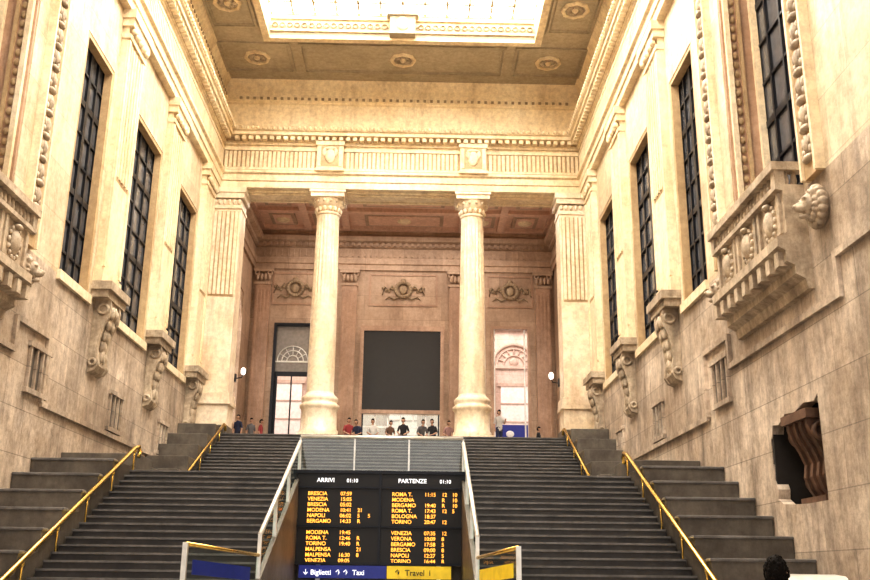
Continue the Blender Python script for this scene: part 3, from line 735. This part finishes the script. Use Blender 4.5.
    for s,n in ((-1,'L'),(1,'R')):
        wv,ev=J['wr'+n][0],J['el'+n][0]; d=(wv-ev).normalized()
        if sit: d=Vector((-.2*s,-.9,-.25)).normalized()
        side=Vector((s,0,0)) if sit else Vector((0,-1,0))
        side=(side-d*side.dot(d)).normalized(); nn=d.cross(side).normalized()
        pc=wv+d*.05
        b.ell(pc,(.03,.03,.03),SK,8,6); b.tube([wv,wv+d*.03,wv+d*.08,wv+d*.095],[.026,.034,.036,.02],SK,8)
        curl=nn if nn.z<0 or not sit else -nn
        for q,L in enumerate((.065,.078,.083,.075)):
            r0=wv+d*.08+side*(-.03+.02*q)
            b.tube([r0,r0+d*L*.45,r0+d*L*.8+curl*.014,r0+d*L+curl*.032],[.0095,.009,.008,.006],SK,6)
        r0=wv+d*.03+side*.03
        b.tube([r0,r0+side*.022+d*.02,r0+side*.03+d*.05],[.012,.010,.007],SK,6)
    ob=b.obj(name); ob.location=loc; ob.rotation_euler=(0,0,yaw); ob.scale=(scale,)*3
    return ob
C=lambda n,c:flat('cloth_'+n,c,.8)
red=C('red',(.28,.04,.045)); wht=C('white',(.5,.48,.46)); blk=C('black',(.015,.015,.018)); nvy=C('navy',(.025,.032,.07)); gry=C('grey',(.11,.105,.11)); pnk=C('dusty_pink',(.32,.19,.18)); brn=C('brown',(.12,.07,.05))
YS=42.9
b=MB(); 
b.box(-2.6,2.7,YS-.28,YS+.2,ZF+.37,ZF+.44,M_PLIN)
for x in (-2.4,-.8,.9,2.5): b.box(x-.06,x+.06,YS-.2,YS+.15,ZF,ZF+.37,M_PLIN)
b.obj('stone_bench')
for x,sh,pt,yw,ln,scl in ((-2.2,red,blk,.4,.15,1.0),(-1.72,nvy,gry,-.5,.35,.93),(-1.1,wht,nvy,.15,.1,.98),(-.35,brn,nvy,.5,.25,.92),(.3,blk,gry,-.15,.15,1.03),(1.1,gry,blk,.3,.4,.96),(1.62,blk,nvy,-.5,.1,1.0),(2.3,pnk,blk,.2,.3,.94)):
    person('seated_person',(x,YS,ZF),yw,True,sh,pt,scl,ln)
person('standing_person',(4.6,42.6,ZF),.4,False,wht,nvy,1.,0,1)
person('standing_person',(-7.55,45.0,ZF),-.5,False,nvy,blk,1.)
person('standing_person',(-7.0,45.4,ZF),.6,False,gry,blk,.95)
person('standing_person',(-6.5,45.2,ZF),1.4,False,red,nvy,.9)
person('standing_person',(7.0,47.5,ZF),1.2,False,blk,gry,1.)
person('standing_person',(3.84,8.0,0),math.pi-.5,False,blk,nvy,.995,0,0,1)

# ------------------------------------------------------------------ lights
w=bpy.data.worlds.new('World'); sc.world=w; w.use_nodes=True
w.node_tree.nodes['Background'].inputs[0].default_value=(1.,.95,.91,1); w.node_tree.nodes['Background'].inputs[1].default_value=1.2
def area(name,loc,rot,sx,sy,power,col=(1,1,1)):
    l=bpy.data.lights.new(name,'AREA'); l.shape='RECTANGLE'; l.size=sx; l.size_y=sy; l.energy=power; l.color=col
    o=bpy.data.objects.new(name,l); COL.objects.link(o); o.location=loc; o.rotation_euler=rot; return o
area('loggia_fill',(0,47,20.3),(0,0,0),12,6,750,(1,.86,.74))  # added warm fill for the loggia, not an actual fixture
area('concourse_light',(0,57,20),(0,0,0),20,6,2200,(1,.93,.88))

# ------------------------------------------------------------------ camera
cam=bpy.data.cameras.new('camera'); co=bpy.data.objects.new('camera',cam); COL.objects.link(co)
cam.sensor_width=36; cam.lens=36*950/870; cam.clip_end=300
a=math.radians
co.matrix_world=Matrix.Translation((.9,0,1.6)) @ Matrix.Rotation(-a(1.0),4,'Z') @ Matrix.Rotation(a(90+16.7),4,'X') @ Matrix.Rotation(a(.65),4,'Z')
sc.camera=co
sc.view_settings.view_transform='Standard'
try: sc.view_settings.look='Medium High Contrast'
except Exception: pass
sc.view_settings.exposure=.2
